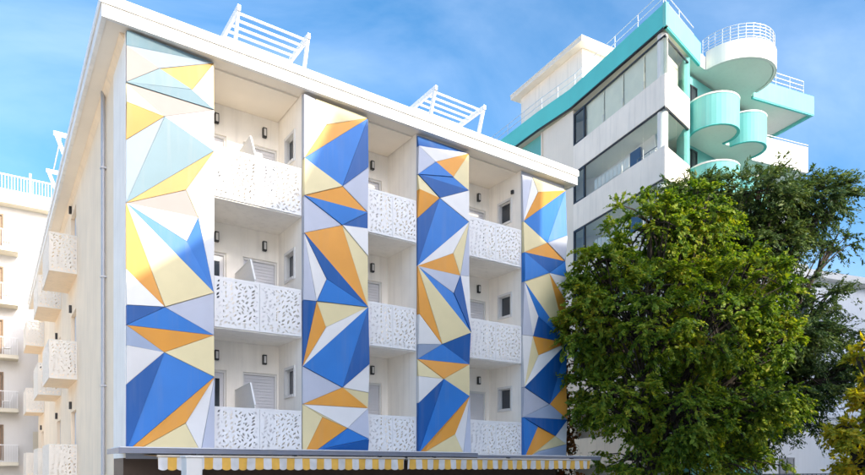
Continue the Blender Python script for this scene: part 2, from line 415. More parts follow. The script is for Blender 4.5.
F2 = [('TL c a',L_),('a c b',W_),('a b TR',C_),('b c TR',O_),('c e TR',B_),('e f TR',N_),('c g e',C_),('g h e',O_),('e h f',L_),('g i h',B_),('h i k',N_),
  ('g l i',L_),('l m i',O_),('i n k',W_),('i m n',C_),('l o m',N_),('o p m',B_),('l p o',W_),('l q p',L_),('q r p',N_),('p r s',O_),('p s m',C_),('s r m',W_),
  ('m r t',B_),('m t w',N_),('t x w',W_),('t y x',C_),('r z t',L_),('z y t',O_),('z A y',W_),('A G y',L_),('z BL BM H',C_),('H BM BQ A',O_),('z H A',C_),('A BQ BN G',B_),('BQ BR G BN',N_)]
P3 = dict(TL=(418.2,135.2), TR=(469.8,153), a=(418.2,146.1), b=(436,161.7), c=(418.2,174), e=(453.5,176.8), d=(469.8,190), f=(440.4,197.6), g=(418.2,189.5),
  h=(418.2,217.6), i=(469.8,221.6), j=(418.2,265.5), k=(453.5,253), l=(460.6,275.3), R=(469.8,276), p=(454,293), m=(469.8,332.8), q=(442.3,344), r=(418.2,314),
  s=(418.2,344), t=(418.2,358.8), w=(469.8,364.2), x=(442.6,379), y=(418.2,375.9), z=(418.2,403), A=(469.8,396.1), C=(455.2,434),
  BL=(418.2,453), BM=(423.5,453), D=(464,453), BR=(469.8,453))
F3 = [('TL a TR',N_),('a b TR',W_),('a c b',L_),('b e TR',O_),('TR e d',C_),('c e b',B_),('c d e',B_),('c f d',N_),('c g f',C_),('g h f',O_),('f i d',W_),
  ('h j f',N_),('f j i',B_),('i j k',W_),('k l i',C_),('i l R',L_),('j l k',O_),('j p l',L_),('j m p',B_),('p m l',N_),('l m R',W_),('j q m',C_),('j r q',O_),('r s q',W_),
  ('s t q',G_),('t w q',B_),('q w m',N_),('t x w',O_),('t y x',C_),('y z x',W_),('x A w',C_),('z BL x',N_),('x BL A',B_),('A BL BM C',O_),('BM D C',C_),('C D A',W_),('A D BR',L_)]
P4 = dict(TL=(523.2,174.5), a=(532,177.8), TR=(566,190.5), b=(536.7,192.8), c=(523.2,221.2), e=(548,242.5), f=(566,236), g=(523.2,252.6), h=(566,261),
  i=(548,273.4), k=(566,277), l=(523.2,282), m=(566,343), n=(566,300), o=(539,316), p=(533.7,335.8), q=(523.2,334.6), r=(523.2,387.1), s=(539,355.2),
  t=(550.3,404), w=(566,384), x=(566,419.7), z=(523.2,417), A=(554,436), G=(566,444), H=(538.3,426.4), BL=(523.2,456), BM=(526,456), BQ=(531,456), BN=(540,451), BR=(566,456))
F4 = [('TL c a',L_),('a c b',W_),('a b TR',C_),('b c TR',O_),('c e TR',B_),('e f TR',B_),('c g e',C_),('g h e',O_),('e h f',L_),('g i h',N_),('h i k',B_),
  ('g l i',B_),('l m i',C_),('i n k',W_),('i m n',O_),('l o m',B_),('o p m',N_),('l p o',W_),('l q p',L_),('q r p',W_),('p r s',C_),('p s m',O_),('s r m',W_),
  ('m r t',N_),('m t w',B_),('t x w',O_),('r z t',L_),('z x t',G_),('z A x',N_),('A G x',W_),('z BL BM H',B_),('H BM BQ A',O_),('z H A',N_),('A BQ BN G',C_),('BQ BR G BN',G_)]
def cladding(idx, pts, facets):
    x0, x1 = PIER[idx]
    base = B(x0+0.006, x1-0.006, 0.0, 0.028, SL[0]-0.05, ROOF-0.03).build('cladding_frame', M['p_lav'], hotel)
    rr = random.Random(40+idx)
    hgt = {k: rr.choice((0.030, 0.05, 0.085, 0.12)) for k in pts}
    uz = {k: fac(*p) for k, p in pts.items()}
    for names, colr in facets:
        ks = names.split()
        q = [Vector(uz[k]) for k in ks]
        area = sum(q[i].x*q[(i+1) % len(q)].y-q[(i+1) % len(q)].x*q[i].y for i in range(len(q)))
        if area < 0: q.reverse(); ks = ks[::-1]
        # shrink along the bisectors: a narrow open joint between neighbours
        c = sum(q, Vector((0, 0)))/len(q)
        ins = off([tuple(p) for p in q], 0.0045)
        step = rr.choice((0.0, 0.006, 0.014, 0.026))
        n = len(q)
        vs, fs = [], []
        for (x, z), k in zip(ins, ks): vs.append((x, -hgt[k]-step-0.012, min(z, ROOF-0.03)))
        for (x, z), k in zip(ins, ks): vs.append((x, -0.001, min(z, ROOF-0.03)))
        # front as a fan so that a folded quad stays solid
        fs = [(0, i, i+1) for i in range(1, n-1)]+[(n, n+i+1, n+i) for i in range(1, n-1)]
        fs += [((i+1) % n, i, n+i, n+(i+1) % n) for i in range(n)]
        MB().add(vs, fs).build('panel', M[colr], base)
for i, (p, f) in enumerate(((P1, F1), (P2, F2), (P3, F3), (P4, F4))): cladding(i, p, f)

# perforated metal plates -------------------------------------------------------
def leaf_plate(w, h, seed, mt='rail'):
    """sheet in the x-z plane with leaf-shaped openings along wavy stems, 6 mm thick, origin at lower left"""
    rr = random.Random(seed)
    bd, t = 0.03, 0.006
    leaves, pts = [], []
    def try_leaf(cx, cz, an, ln, wd):
        ca, sa = math.cos(an), math.sin(an)
        prof_ = ((-1, 0), (-0.45, 0.8), (0.15, 1.0), (1, 0), (0.15, -1.0), (-0.45, -0.8))
        po_ = [(cx+a*ln*ca-b_*wd*sa, cz+a*ln*sa+b_*wd*ca) for a, b_ in prof_]
        if min(p[0] for p in po_) < bd or max(p[0] for p in po_) > w-bd or min(p[1] for p in po_) < bd or max(p[1] for p in po_) > h-bd: return
        sm = [(cx+a*ln*ca, cz+a*ln*sa) for a in (-1, -0.5, 0, 0.5, 1)]
        for q in sm:
            for p in pts:
                if abs(p[0]-q[0]) < 0.05 and (p[0]-q[0])**2+(p[1]-q[1])**2 < (p[2]+wd+0.003)**2: return
        pts.extend((q[0], q[1], wd) for q in sm); leaves.append(po_[::-1])
    ns = max(2, round(w/0.155))
    for k in range(ns):
        x0 = w*(k+0.5)/ns; ph = rr.uniform(0, 6)
        z = 0.05; side = 1
        while z < h:
            x = x0+0.035*math.sin(z*5+ph); lean = 0.035*5*math.cos(z*5+ph)
            an = math.pi/2-lean+side*rr.uniform(0.55, 0.95)
            ln = rr.uniform(0.046, 0.066)
            try_leaf(x+math.cos(an)*(ln+0.008), z+math.sin(an)*(ln+0.008), an, ln, rr.uniform(0.018, 0.0255))
            z += rr.uniform(0.026, 0.040); side = -side
    for k in range(int(w*h*1500)):
        try_leaf(rr.uniform(0, w), rr.uniform(0, h), rr.choice((0.7, 2.4))+rr.uniform(-0.5, 0.5), rr.uniform(0.024, 0.050), rr.uniform(0.013, 0.020))
    from mathutils.geometry import delaunay_2d_cdt
    vin = [Vector(p) for p in ((0, 0), (w, 0), (w, h), (0, h))]; fin = []
    for lf in leaves:
        o_ = len(vin); vin += [Vector(p) for p in lf]; fin.append(list(range(o_, o_+6)))
    vo_, eo_, fo_, _, _, of_ = delaunay_2d_cdt(vin, [(0, 1), (1, 2), (2, 3), (3, 0)], fin, 0, 1e-6)
    keep = [f_ for f_, o_ in zip(fo_, of_) if not o_]
    n = len(vo_)
    v = [(p.x, 0.0, p.y) for p in vo_]+[(p.x, t, p.y) for p in vo_]
    f = [tuple(q) for q in keep]+[tuple(i+n for i in reversed(q)) for q in keep]
    cnt = {}
    for q in keep:
        for i in range(3):
            e = (q[i], q[(i+1) % 3]); cnt[e] = 1
    for (i, j) in cnt:
        if (j, i) not in cnt: f.append((j, i, i+n, j+n))
    for (x0, x1, z0, z1) in ((0, w, 0, 0.025), (0, w, h-0.025, h), (0, 0.02, 0.025, h-0.025), (w-0.02, w, 0.025, h-0.025)):
        o = len(v)
        for y in (-0.004, t+0.004):
            v += [(x0, y, z0), (x1, y, z0), (x1, y, z1), (x0, y, z1)]
        f += [(o, o+1, o+2, o+3), (o+7, o+6, o+5, o+4), (o, o+4, o+5, o+1), (o+1, o+5, o+6, o+2), (o+2, o+6, o+7, o+3), (o+3, o+7, o+4, o)]
    me = bpy.data.meshes.new('perforated_plate'); me.from_pydata(v, [], f); me.materials.append(M[mt])
    return me
def place(name, me, parent, loc, rz=0.0):
    o = link(name, me, parent, loc); o.rotation_euler.z = rz; return o

# the recessed balconies ----------------------------------------------------------
def door(x0, x1, z0, y, shut):
    d = B(x0+0.05, x1-0.05, y+0.10, y+0.15, z0+0.01, z0+2.0).build('door', M['shutter'], hotel)
    fr = MB().box(x0, x0+0.05, y+0.05, y+0.16, z0, z0+2.06).box(x1-0.05, x1, y+0.05, y+0.16, z0, z0+2.06).box(x0+0.05, x1-0.05, y+0.05, y+0.16, z0+2.0, z0+2.06)
    fr.build('door_frame', M['frame'], d)
    if shut:
        s = MB()
        for k in range(24): s.box(x0+0.052, x1-0.052, y+0.084, y+0.099, z0+0.06+k*0.08, z0+0.06+k*0.08+0.07)
        s.build('shutter_slats', M['shutter'], d)['kind'] = 'stuff'
    else:
        B(x0+0.15, x1-0.15, y+0.088, y+0.099, z0+0.9, z0+1.85).build('door_glass', M['pane'], d)
    B(x1-0.13, x1-0.10, y+0.03, y+0.085, z0+0.98, z0+1.10).build('handle', M['steel'], d)
def wall_lamp(x, y, z, nx=0, ny=-1):
    if ny: l = B(x-0.055, x+0.055, y-0.09, y-0.001, z-0.13, z+0.13)
    else: l = B(x-0.09, x-0.001, y-0.055, y+0.055, z-0.13, z+0.13)
    o = l.build('wall_lamp', M['lamp'], hotel, 0.012)
    if ny: B(x-0.03, x+0.03, y-0.098, y-0.091, z-0.09, z+0.09).build('lamp_lens', M['frame'], o)
def flank_window(x, y0, y1, z0, z1):
    w = MB().box(x-0.03, x+0.05, y0-0.05, y0+0.02, z0-0.05, z1+0.05).box(x-0.03, x+0.05, y1-0.02, y1+0.05, z0-0.05, z1+0.05)
    w.box(x-0.03, x+0.05, y0+0.02, y1-0.02, z1-0.02, z1+0.05).box(x-0.05, x+0.05, y0+0.02, y1-0.02, z0-0.05, z0+0.02)
    o = w.build('window', M['frame'], hotel)
    B(x+0.10, x+0.11, y0, y1, z0, z1).build('pane', M['pane'], o)
    MB().box(x+0.06, x+0.095, y0+0.001, y0+0.05, z0+0.001, z1-0.001).box(x+0.06, x+0.095, y1-0.05, y1-0.001, z0+0.001, z1-0.001).box(x+0.06, x+0.095, y0+0.05, y1-0.05, z0+0.001, z0+0.05).box(x+0.06, x+0.095, y0+0.05, y1-0.05, z1-0.05, z1-0.001).build('sash', M['frame'], o)

for b, (x0, x1) in enumerate(BAY):
    x0p, x1p = x0-0.010, x1+0.010
    plates = [leaf_plate((x1-x0-0.03)/2-0.006, 1.14, 100+b*10+k) for k in range(2)]
    for k, s in enumerate(SL):
        slab = B(x0p, x1p, 0.03, RB-0.002, s, s+0.2).build('balcony', M['plaster'], hotel)
        B(x0+0.012, x1-0.012, 0.02, 0.10, s-0.03, s-0.001).build('drip_edge', M['plaster'], slab)
        half = (x1-x0-0.03)/2
        for h in range(2):
            place('railing', plates[h], slab, (x0+0.015+h*half+0.003, -0.012, s+0.0))
        MB().box(x0+0.012, x1-0.012, -0.002, 0.045, s+1.142, s+1.172).build('handrail', M['rail'], slab)
        for xx in (x0+0.02, (x0+x1)/2-0.02, x1-0.06): B(xx, xx+0.04, 0.0, 0.027, s+0.202, s+1.141).build('railing_post', M['rail'], slab)
        f = s+0.2
        for q, d in enumerate(DO[b]):
            door(d[0], d[1], f, RB, not (b == 0 and q == 0))
            wall_lamp((d[0]+d[1])/2+(0.06 if b else 0.1), RB, f+2.42)
        if b in (0, 2): flank_window(x1+0.012, 0.50, 1.10, f+1.42, f+2.12)
        if b == 0:
            dv = MB().prism_x([(0.06, f+0.05), (RB-0.01, f+0.05), (RB-0.01, f+1.55), (0.42, f+1.62), (0.10, f+1.05)], 2.84, 2.865)
            dv = dv.build('balcony_divider', M['rail'], hotel)
            for (ya, za, yb, zb) in ((0.10, 1.05, 0.42, 1.62), (0.42, 1.62, RB-0.02, 1.55)):
                MB().bar((2.852, ya, f+za), (2.852, yb, f+zb), 0.04).build('divider_frame', M['rail'], dv)
            n_ = MB()
            rr = random.Random(k)
            for a in range(9):
                for c in range(10):
                    yy = 0.30+a*0.135; zz = f+0.2+c*0.13
                    an = rr.choice((-0.8, 0.8))+rr.uniform(-0.2, 0.2)
                    dy, dz = math.cos(an)*0.05, math.sin(an)*0.05
                    n_.add([(2.838, yy-dy, zz-dz), (2.838, yy-dz*0.25, zz+dy*0.25), (2.838, yy+dy, zz+dz), (2.838, yy+dz*0.25, zz-dy*0.25)], [(0, 1, 2, 3)])
            n_.build('leaf_cutouts', M['shutter'], dv)['kind'] = 'stuff'
# top soffit beam line over each bay
for b, (x0, x1) in enumerate(BAY):
    B(x0+0.012, x1-0.012, 0.2, RB-0.004, ROOF-0.035, ROOF+0.002).build('recess_ceiling', M['soffit'], hotel)
# a small dark sensor under the ceiling of the third bay
B(BAY[2][1]-0.06, BAY[2][1]+0.006, 0.35, 0.45, ROOF-0.62, ROOF-0.5).build('ceiling_sensor', M['lamp'], hotel, 0.01)

# side balconies on the flank -------------------------------------------------------
outp = [leaf_plate(2.9, 1.26, 300+k, 'rail_cream') for k in range(2)]
retp = [leaf_plate(0.80, 1.26, 310+k, 'rail_cream') for k in range(2)]
for a, v in enumerate(SV):
    for k, s in enumerate(SLF):
        xo = XL-0.81
        slab = B(xo+0.012, XL+0.02, v+0.012, v+2.88, s, s+0.16).build('balcony', M['cream'], hotel)
        place('railing', retp[k % 2], slab, (xo+0.005, v, s-0.0))
        place('railing', retp[(k+1) % 2], slab, (xo+0.005, v+2.89, s-0.0))
        place('railing', outp[(a+k) % 2], slab, (xo, v+2.897, s-0.0), -math.pi/2)
        f = s+0.2
        d = B(XL+0.12, XL+0.17, v+0.37, v+1.98, f, f+2.24).build('door', M['shutter'], hotel)
        B(XL+0.10, XL+0.118, v+1.14, v+1.2, f, f+2.24).build('door_frame', M['frame'], d)
        wall_lamp(XL, v+1.75, s+2.68, -1, 0)
# downpipe
dp = MB().bar((XL-0.07, 2.75, 0.2), (XL-0.07, 2.75, ROOF-0.002), 0.10, n=12).build('downpipe', M['pipe'], hotel, smooth=False)
for z in (2.5, 5.2, 7.9, 10.6): MB().box(XL-0.13, XL-0.001, 2.68, 2.82, z, z+0.04).build('pipe_clamp', M['pipe'], dp)

# ground floor: shopfront under the canopy
gf = B(XL+0.004, XR-0.1, 0.30, RB-0.01, 0.15, E+0.199).build('shopfront_wall', M['brown'], hotel)
for i in range(7):
    x = 1.9+i*1.6
    w = B(x, x+1.4, 0.25, 0.298, 0.5, 2.7).build('shop_window', M['pane'], gf)
    MB().box(x-0.05, x, 0.22, 0.296, 0.45, 2.75).box(x+1.4, x+1.45, 0.22, 0.296, 0.45, 2.75).box(x, x+1.4, 0.22, 0.296, 2.7, 2.75).box(x, x+1.4, 0.22, 0.296, 0.45, 0.5).build('shop_window_frame', M['dark'], gf)
# canopy, two lengths
CY = -1.25
xs = on_y(478, CY)[0]; xe = on_y(601, CY)[0]
for (a, b_, dz, y0) in ((XL-0.30, xs, 0.0, CY), (xs+0.006, xe, -0.055, CY+0.02)):
    zt = E+0.405+dz
    c = B(a, b_, y0+0.03, 0.29, zt-0.11, zt-0.02).build('canopy', M['canopy_under'], hotel)
    MB().box(a, b_, y0, y0+0.028, zt-0.13, zt-0.022).build('canopy_fascia', M['canopy'], c)
    MB().box(a-0.004, b_+0.002, y0-0.012, 0.0-0.15, zt-0.02, zt).build('flashing', M['canopy_top'], c)
    MB().box(a-0.02, a-0.001, y0+0.001, 0.28, zt-0.13, zt-0.022).build('canopy_end', M['canopy'], c)

# ------------------------------------------------------------------ awnings
def stripes():
    m = bpy.data.materials.new('yellow and white striped cloth'); m.use_nodes = True
    n, l = m.node_tree.nodes, m.node_tree.links
    p = n['Principled BSDF']; p.inputs['Roughness'].default_value = 0.85
    g = n.new('ShaderNodeNewGeometry'); s = n.new('ShaderNodeSeparateXYZ'); l.new(g.outputs['Position'], s.inputs[0])
    a = n.new('ShaderNodeMath'); a.operation = 'MULTIPLY'; a.inputs[1].default_value = 1/0.36; l.new(s.outputs[0], a.inputs[0])
    b = n.new('ShaderNodeMath'); b.operation = 'FRACT'; l.new(a.outputs[0], b.inputs[0])
    c = n.new('ShaderNodeMath'); c.operation = 'GREATER_THAN'; c.inputs[1].default_value = 0.5; l.new(b.outputs[0], c.inputs[0])
    mi = n.new('ShaderNodeMixRGB'); mi.inputs[1].default_value = (0.70, 0.68, 0.66, 1); mi.inputs[2].default_value = (0.82, 0.46, 0.08, 1)
    l.new(c.outputs[0], mi.inputs[0])
    t = n.new('ShaderNodeTexNoise'); t.inputs['Scale'].default_value = 5; l.new(g.outputs['Position'], t.inputs['Vector'])
    r = n.new('ShaderNodeMapRange'); r.inputs['To Min'].default_value = 0.72; r.inputs['To Max'].default_value = 1.12; l.new(t.outputs['Fac'], r.inputs[0])
    v = n.new('ShaderNodeVectorMath'); v.operation = 'SCALE'; l.new(mi.outputs[0], v.inputs[0]); l.new(r.outputs[0], v.inputs['Scale'])
    l.new(v.outputs[0], p.inputs['Base Color'])
    return m
M['stripe'] = stripes()
def awning(x0, x1, label, y=-1.40):
    root = empty('awning', ((x0+x1)/2, 0.0, E-0.1), label, 'awning', 'striped awnings under the canopy')
    zt, zb = E+0.20, E-0.07
    n = int((x1-x0)/0.03); v, f = [], []
    for i in range(n+1):
        x = x0+(x1-x0)*i/n
        wob = 0.03*math.sin(x*9.0+2*math.sin(x*1.3))+0.01*math.sin(x*23+1)
        sc = abs(math.sin(math.pi*(x/0.18)))**0.6*0.032*(0.75+0.5*abs(math.sin(math.floor(x/0.18)*2.7)))
        v += [(x, y, zt), (x, y+wob*0.6, zt-0.13), (x, y+wob, zb+0.04-sc)]
    for i in range(n):
        for k in range(2): f.append((3*i+k, 3*i+3+k, 3*i+4+k, 3*i+1+k))
    o = MB().add(v, f).build('valance', M['stripe'], root)
    sm = o.modifiers.new('thick', 'SOLIDIFY'); sm.thickness = 0.004
    MB().add([(x0, y+0.02, zt+0.02), (x1, y+0.02, zt+0.02), (x1, 0.1, zt+0.06), (x0, 0.1, zt+0.06), (x0, y+0.02, zt+0.028), (x1, y+0.02, zt+0.028), (x1, 0.1, zt+0.068), (x0, 0.1, zt+0.068)],
             [(0,3,2,1),(4,5,6,7),(0,1,5,4),(1,2,6,5),(2,3,7,6),(3,0,4,7)]).build('cloth', M['stripe'], root)
    MB().bar((x0-0.02, y, zt+0.02), (x1+0.02, y, zt+0.02), 0.05, n=10).build('front_bar', M['canopy_under'], root)
    for k in range(3):
        x = x0+(x1-x0)*(0.12+0.38*k)
        MB().box(x-0.04, x+0.04, y-0.03, y+0.06, zt+0.045, zt+0.075).build('bracket', M['lamp'], root)
        MB().bar((x, y+0.03, zt-0.0), (x+0.5, -0.6, zt-0.02), 0.04).bar((x+0.5, -0.6, zt-0.02), (x, 0.2, zt+0.03), 0.04).build('folding_arm', M['steel'], root)
ax0 = on_y(158, -1.4)[0]; ax1 = on_y(404, -1.4)[0]; ax2 = on_y(590, -1.4)[0]
awning(ax0, ax1, 'yellow and white striped awning below the longer stretch of canopy, behind the white pillar')
awning(ax1+0.12, ax2, 'yellow and white striped awning whose end reaches the big tree')

# white pillar in front of the awning
px_, d_ = on_y(189, -3.0)
wp = empty('sign_pillar', (px_, -3.0, 0.13), 'plain white square pillar standing before the striped awning', 'pillar')
B(px_-0.07, px_+0.21, -3.10, -2.72, 0.13, E+0.17).build('shaft', M['t_white'], wp, 0.01)
B(px_-0.09, px_+0.23, -3.12, -2.70, E+0.172, E+0.21).build('cap', M['t_white'], wp, 0.008)

# ------------------------------------------------------------------ roof pergolas
def pergola(label, x0, x1, yt, along='x', n=7, length=1.9, zt=E+10.78):
    """beams run inward from the roof edge, posts lean back from their tips, thin slats cross them"""
    def T(a, d, z):                          # a along the edge, d inward
        return (a, d, z) if along == 'x' else (d, a, z)
    root = empty('roof_pergola', T((x0+x1)/2, yt+0.5, ROOF+0.3), label, 'pergola', 'white slatted pergolas on the hotel roof')
    for a in (x0, x1):
        MB().bar(T(a, yt, zt), T(a, yt+length, zt), 0.075, 0.13).build('beam', M['pergola'], root)
        MB().bar(T(a, yt+0.06, zt+0.02), T(a, yt+0.50, ROOF+0.30), 0.066, 0.11).build('post', M['pergola'], root)
        MB().bar(T(a, yt+length-0.06, zt), T(a, yt+length-0.06, ROOF+0.30), 0.06).build('rear_post', M['pergola'], root)
    for i in range(n):
        d = yt+0.22+(length-0.35)*i/(n-1)
        MB().bar(T(x0, d, zt+0.005), T(x1, d, zt+0.005), 0.036, 0.05).build('slat', M['pergola'], root)
pergola('white slatted roof pergola above the bay nearest the building corner', 2.42, 4.18, -0.05)
pergola('white slatted roof pergola on the eave nearest the green and white tower', on_y(436.5, -0.05)[0], on_y(485, -0.05)[0], -0.05)
pergola('white roof pergola over the flank, only its pointed ends showing past the eave', 9.0, 12.2, XL-0.69, 'y')

# ------------------------------------------------------------------ the green and white tower
e1 = Vector((-0.371, 0.929)); e2 = Vector((0.929, 0.371)); d1b = Vector((-0.484, 0.875)); d2 = Vector((0.686, 0.728)); wd_ = Vector((0.85, 0.527))
def V2(*a): return Vector(a)
P0 = V2(9.73, 27.0); P1_ = P0+6.7*e1; P2_ = P1_+2.5*d1b; P3_ = P2_+10*d1b
A_ = P0+2.63*d2; A2 = V2(11.6, 29.9); wd_ = V2(0.79, 0.61).normalized(); W_p = A2+6.8*wd_; BK = W_p+13*e1
def g(p): return CD(p[0], p[1])
# orientation: going P3 -> P2 -> P1 -> P0 -> A -> W -> BK is counter-clockwise seen from above in camera axes (x right, depth up)
tower = empty('apartment_tower', (*g(P0), 0.0), 'tall white apartment block with mint green roof edge, glazed verandas and round balconies', 'building')
TT = E+19.4
def ccw(poly):
    a = sum(poly[i][0]*poly[(i+1) % len(poly)][1]-poly[(i+1) % len(poly)][0]*poly[i][1] for i in range(len(poly)))
    return poly if a > 0 else poly[::-1]
foot = [g(p) for p in (P3_, P2_, P1_, P0, A_, A2, W_p, BK)]
core = ccw([g(p) for p in (P3_+0.3*e2, P2_+0.3*e2, P1_+1.5*e2+0.0*e1, P0+2.1*e1+1.3*e2, A2+0.6*e1-0.4*e2, W_p+0.9*e1, BK)])
MB().prism(core, 0.0, TT-1.0).build('core_wall', M['room'], tower)
ver = [g(P1_), g(P0), g(A_)]
vo, vi = path_ring(ver, 0.18)
NS = 7
for k in range(NS):
    zb = TT-2.9-3.01*k
    MB().wall(vo, vi, zb-1.35, zb).build('veranda_parapet', M['t_wall'], tower)
    MB().prism(ccw(off(ccw([g(p) for p in (P3_, P2_, P1_, P0, A_, A2, W_p, BK)]), 0.2)), zb-1.30, zb-1.0).build('floor_slab', M['t_soffit'], tower)
    if k < 5:
        # glazing: a dark casement at the inner end, then panes with thin mullions, round the corner
        zg0, zg1 = zb+0.003, zb+1.66
        dirv = (Vector(g(P0))-Vector(g(P1_)))
        Lv = dirv.length; dirv.normalize(); nrm = Vector((dirv.y, -dirv.x))      # outward
        def seg(a, b, inset, th, z0, z1):
            q0 = Vector(g(P1_))+dirv*a-nrm*inset; q1 = Vector(g(P1_))+dirv*b-nrm*inset
            return MB().prism([tuple(q0), tuple(q1), tuple(q1-nrm*th), tuple(q0-nrm*th)], z0, z1)
        cw = 0.95
        fr = MB()
        for (a, b, z0, z1) in ((0.0, 0.09, zg0, zg1), (cw-0.09, cw, zg0, zg1), (0.09, cw-0.09, zg0, zg0+0.09), (0.09, cw-0.09, zg1-0.09, zg1)):
            m_ = seg(a, b, 0.02, 0.10, z0, z1); fr.add(m_.v, m_.f)
        win = fr.build('casement_window', M['dark'], tower)
        seg(0.09, cw-0.09, 0.06, 0.012, zg0+0.09, zg1-0.09).build('pane', M['glass'], win)
        npan = 4; pw = (Lv-cw)/npan
        gl = seg(cw+0.001, Lv-0.02, 0.03, 0.07, zg1-0.06, zg1-0.001).build('glazing_rail', M['dark'], tower)
        for j in range(npan):
            a = cw+j*pw
            seg(a+0.012, a+pw-0.012, 0.07, 0.012, zg0+0.002, zg1-0.062).build('pane', M['glass'], gl)
            if j: seg(a-0.012, a+0.012, 0.06, 0.03, zg0+0.002, zg0+0.45).build('pane_clamp', M['t_white'], gl)
        d3 = (Vector(g(A_))-Vector(g(P0))); L3 = d3.length; d3.normalize(); n3 = Vector((d3.y, -d3.x))
        def seg3(a, b, inset, th, z0, z1):
            q0 = Vector(g(P0))+d3*a-n3*inset; q1 = Vector(g(P0))+d3*b-n3*inset
            return MB().prism([tuple(q0), tuple(q1), tuple(q1-n3*th), tuple(q0-n3*th)], z0, z1)
        gr = seg3(0.07, L3-0.01, 0.03, 0.07, zg1-0.06, zg1-0.001).build('glazing_rail', M['dark'], tower)
        for j in range(2): seg3(0.06+j*L3/2, (j+1)*L3/2-0.02, 0.07, 0.012, zg0+0.002, zg1-0.062).build('pane', M['glass'], gr)
        # corner post, blinds and things behind the glass
        cpt = Vector(g(P0+0.32*e1+0.30*d2))
        MB().disc(cpt, 0.22, zg0-0.1, zg1+0.25, 20).build('corner_column', M['t_white'], tower, smooth=False)
        if k == 0:
            for j in range(4): seg(cw+0.06+j*pw, cw+(j+1)*pw-0.03, 0.16, 0.01, zg0+0.02+0.05*(j % 2), zg1-0.02).build('roller_blind', M['blind'], tower)
            seg3(0.9, L3-0.05, 0.5, 0.01, zg0+0.35, zg1-0.02).build('roller_blind', M['blind'], tower)
        else:
            seg(3.0, 3.7, 1.18, 0.06, zg0-1.1, zg1-0.15).build('inner_door', M['bluedoor'], tower)
            rl = MB()
            for zz in (0.15, 0.45, 0.75):
                m_ = seg(3.9, 5.6, 0.85, 0.03, zg0+zz, zg0+zz+0.03); rl.add(m_.v, m_.f)
            for aa in (3.9, 4.75, 5.57):
                m_ = seg(aa, aa+0.03, 0.85, 0.03, zg0-0.8, zg0+0.78); rl.add(m_.v, m_.f)
            rl.build('inner_rail', M['darksteel'], tower)
            m_ = seg(1.2, 3.0, 0.5, 0.02, zg0+0.12, zg0+0.50)
            cl = MB()
            for q in range(9):
                s_ = seg(1.2+q*0.3, 1.2+q*0.3+0.24, 0.45, 0.03, zg0+0.35+0.02*(q % 3), zg0+0.85); cl.add(s_.v, s_.f)
            cl.build('scalloped_curtain', M['t_white'], tower)
# plain walls beyond the verandas
for (a, b, nm, m_) in ((P2_, P1_, 'end_wall', 't_cream'), (P3_, P2_, 'mint_wall', 'mint')):
    oo, ii_ = path_ring([g(a), g(b)], 0.2)
    if nm == 'mint_wall': oo = [tuple(Vector(q)-(Vector(q)-Vector(r_)).normalized()*0.12) for q, r_ in zip(oo, ii_)]
    MB().wall(oo, ii_, 0.0, TT-1.02).build(nm, M[m_], tower)
dm = (Vector(g(P2_))-Vector(g(P3_))).normalized(); nm_ = Vector((dm.y, -dm.x))
for k in range(5):
    zb = TT-2.9-3.01*k
    q0 = Vector(g(P2_))-dm*2.3+nm_*-0.10; q1 = q0+dm*1.1
    w = MB().prism([tuple(q0), tuple(q1), tuple(q1-nm_*0.06+nm_*0.1), tuple(q0-nm_*0.06+nm_*0.1)], zb-0.1, zb+1.35).build('window', M['dark'], tower)
    q2, q3 = q0+dm*0.08+nm_*0.045, q1-dm*0.08+nm_*0.045
    MB().prism([tuple(q2), tuple(q3), tuple(q3+nm_*0.012), tuple(q2+nm_*0.012)], zb, zb+1.25).build('pane', M['pane'], w)
rp = Vector(g(P2_))+nm_*0.05
MB().bar((rp.x, rp.y, 0.2), (rp.x, rp.y, TT-1.05), 0.09, n=10).build('downpipe', M['t_cream'], tower)
# right hand wall behind the round balconies
oo, ii_ = path_ring([g(A_), g(A2), g(W_p)], 0.25)
hw = MB().wall(oo, ii_, 0.0, TT-1.02).build('mint_wall', M['mint'], tower)
oo, ii_ = path_ring([g(W_p), g(BK)], 0.2)
MB().wall(oo, ii_, 0.0, TT-1.02).build('rear_wall', M['t_white'], tower)
dw = (Vector(g(W_p))-Vector(g(A2))).normalized(); nw = Vector((dw.y, -dw.x))
for k in range(6):
    zb = TT-2.9-3.01*k
    for (a, b) in ((0.30, 1.20), (3.0, 3.9)):
        q0 = Vector(g(A2))+dw*a; q1 = Vector(g(A2))+dw*b
        fr = MB()
        for (s, e, z0, z1) in ((0, 0.07, -1.0, 1.45), (b-a-0.07, b-a, -1.0, 1.45), (0.07, b-a-0.07, 1.38, 1.45), ((b-a)/2-0.03, (b-a)/2+0.03, -1.0, 1.38)):
            u0, u1 = q0+dw*s+nw*0.001, q0+dw*e+nw*0.001
            fr.prism([tuple(u0), tuple(u1), tuple(u1+nw*0.04), tuple(u0+nw*0.04)], zb+z0, zb+z1)
        w = fr.build('window', M['dark'], tower)
        u0, u1 = q0+dw*0.07+nw*0.003, q1-dw*0.07+nw*0.003
        MB().prism([tuple(u0), tuple(u1), tuple(u1+nw*0.01), tuple(u0+nw*0.01)], zb-1.0, zb+1.38).build('pane', M['pane'], w)
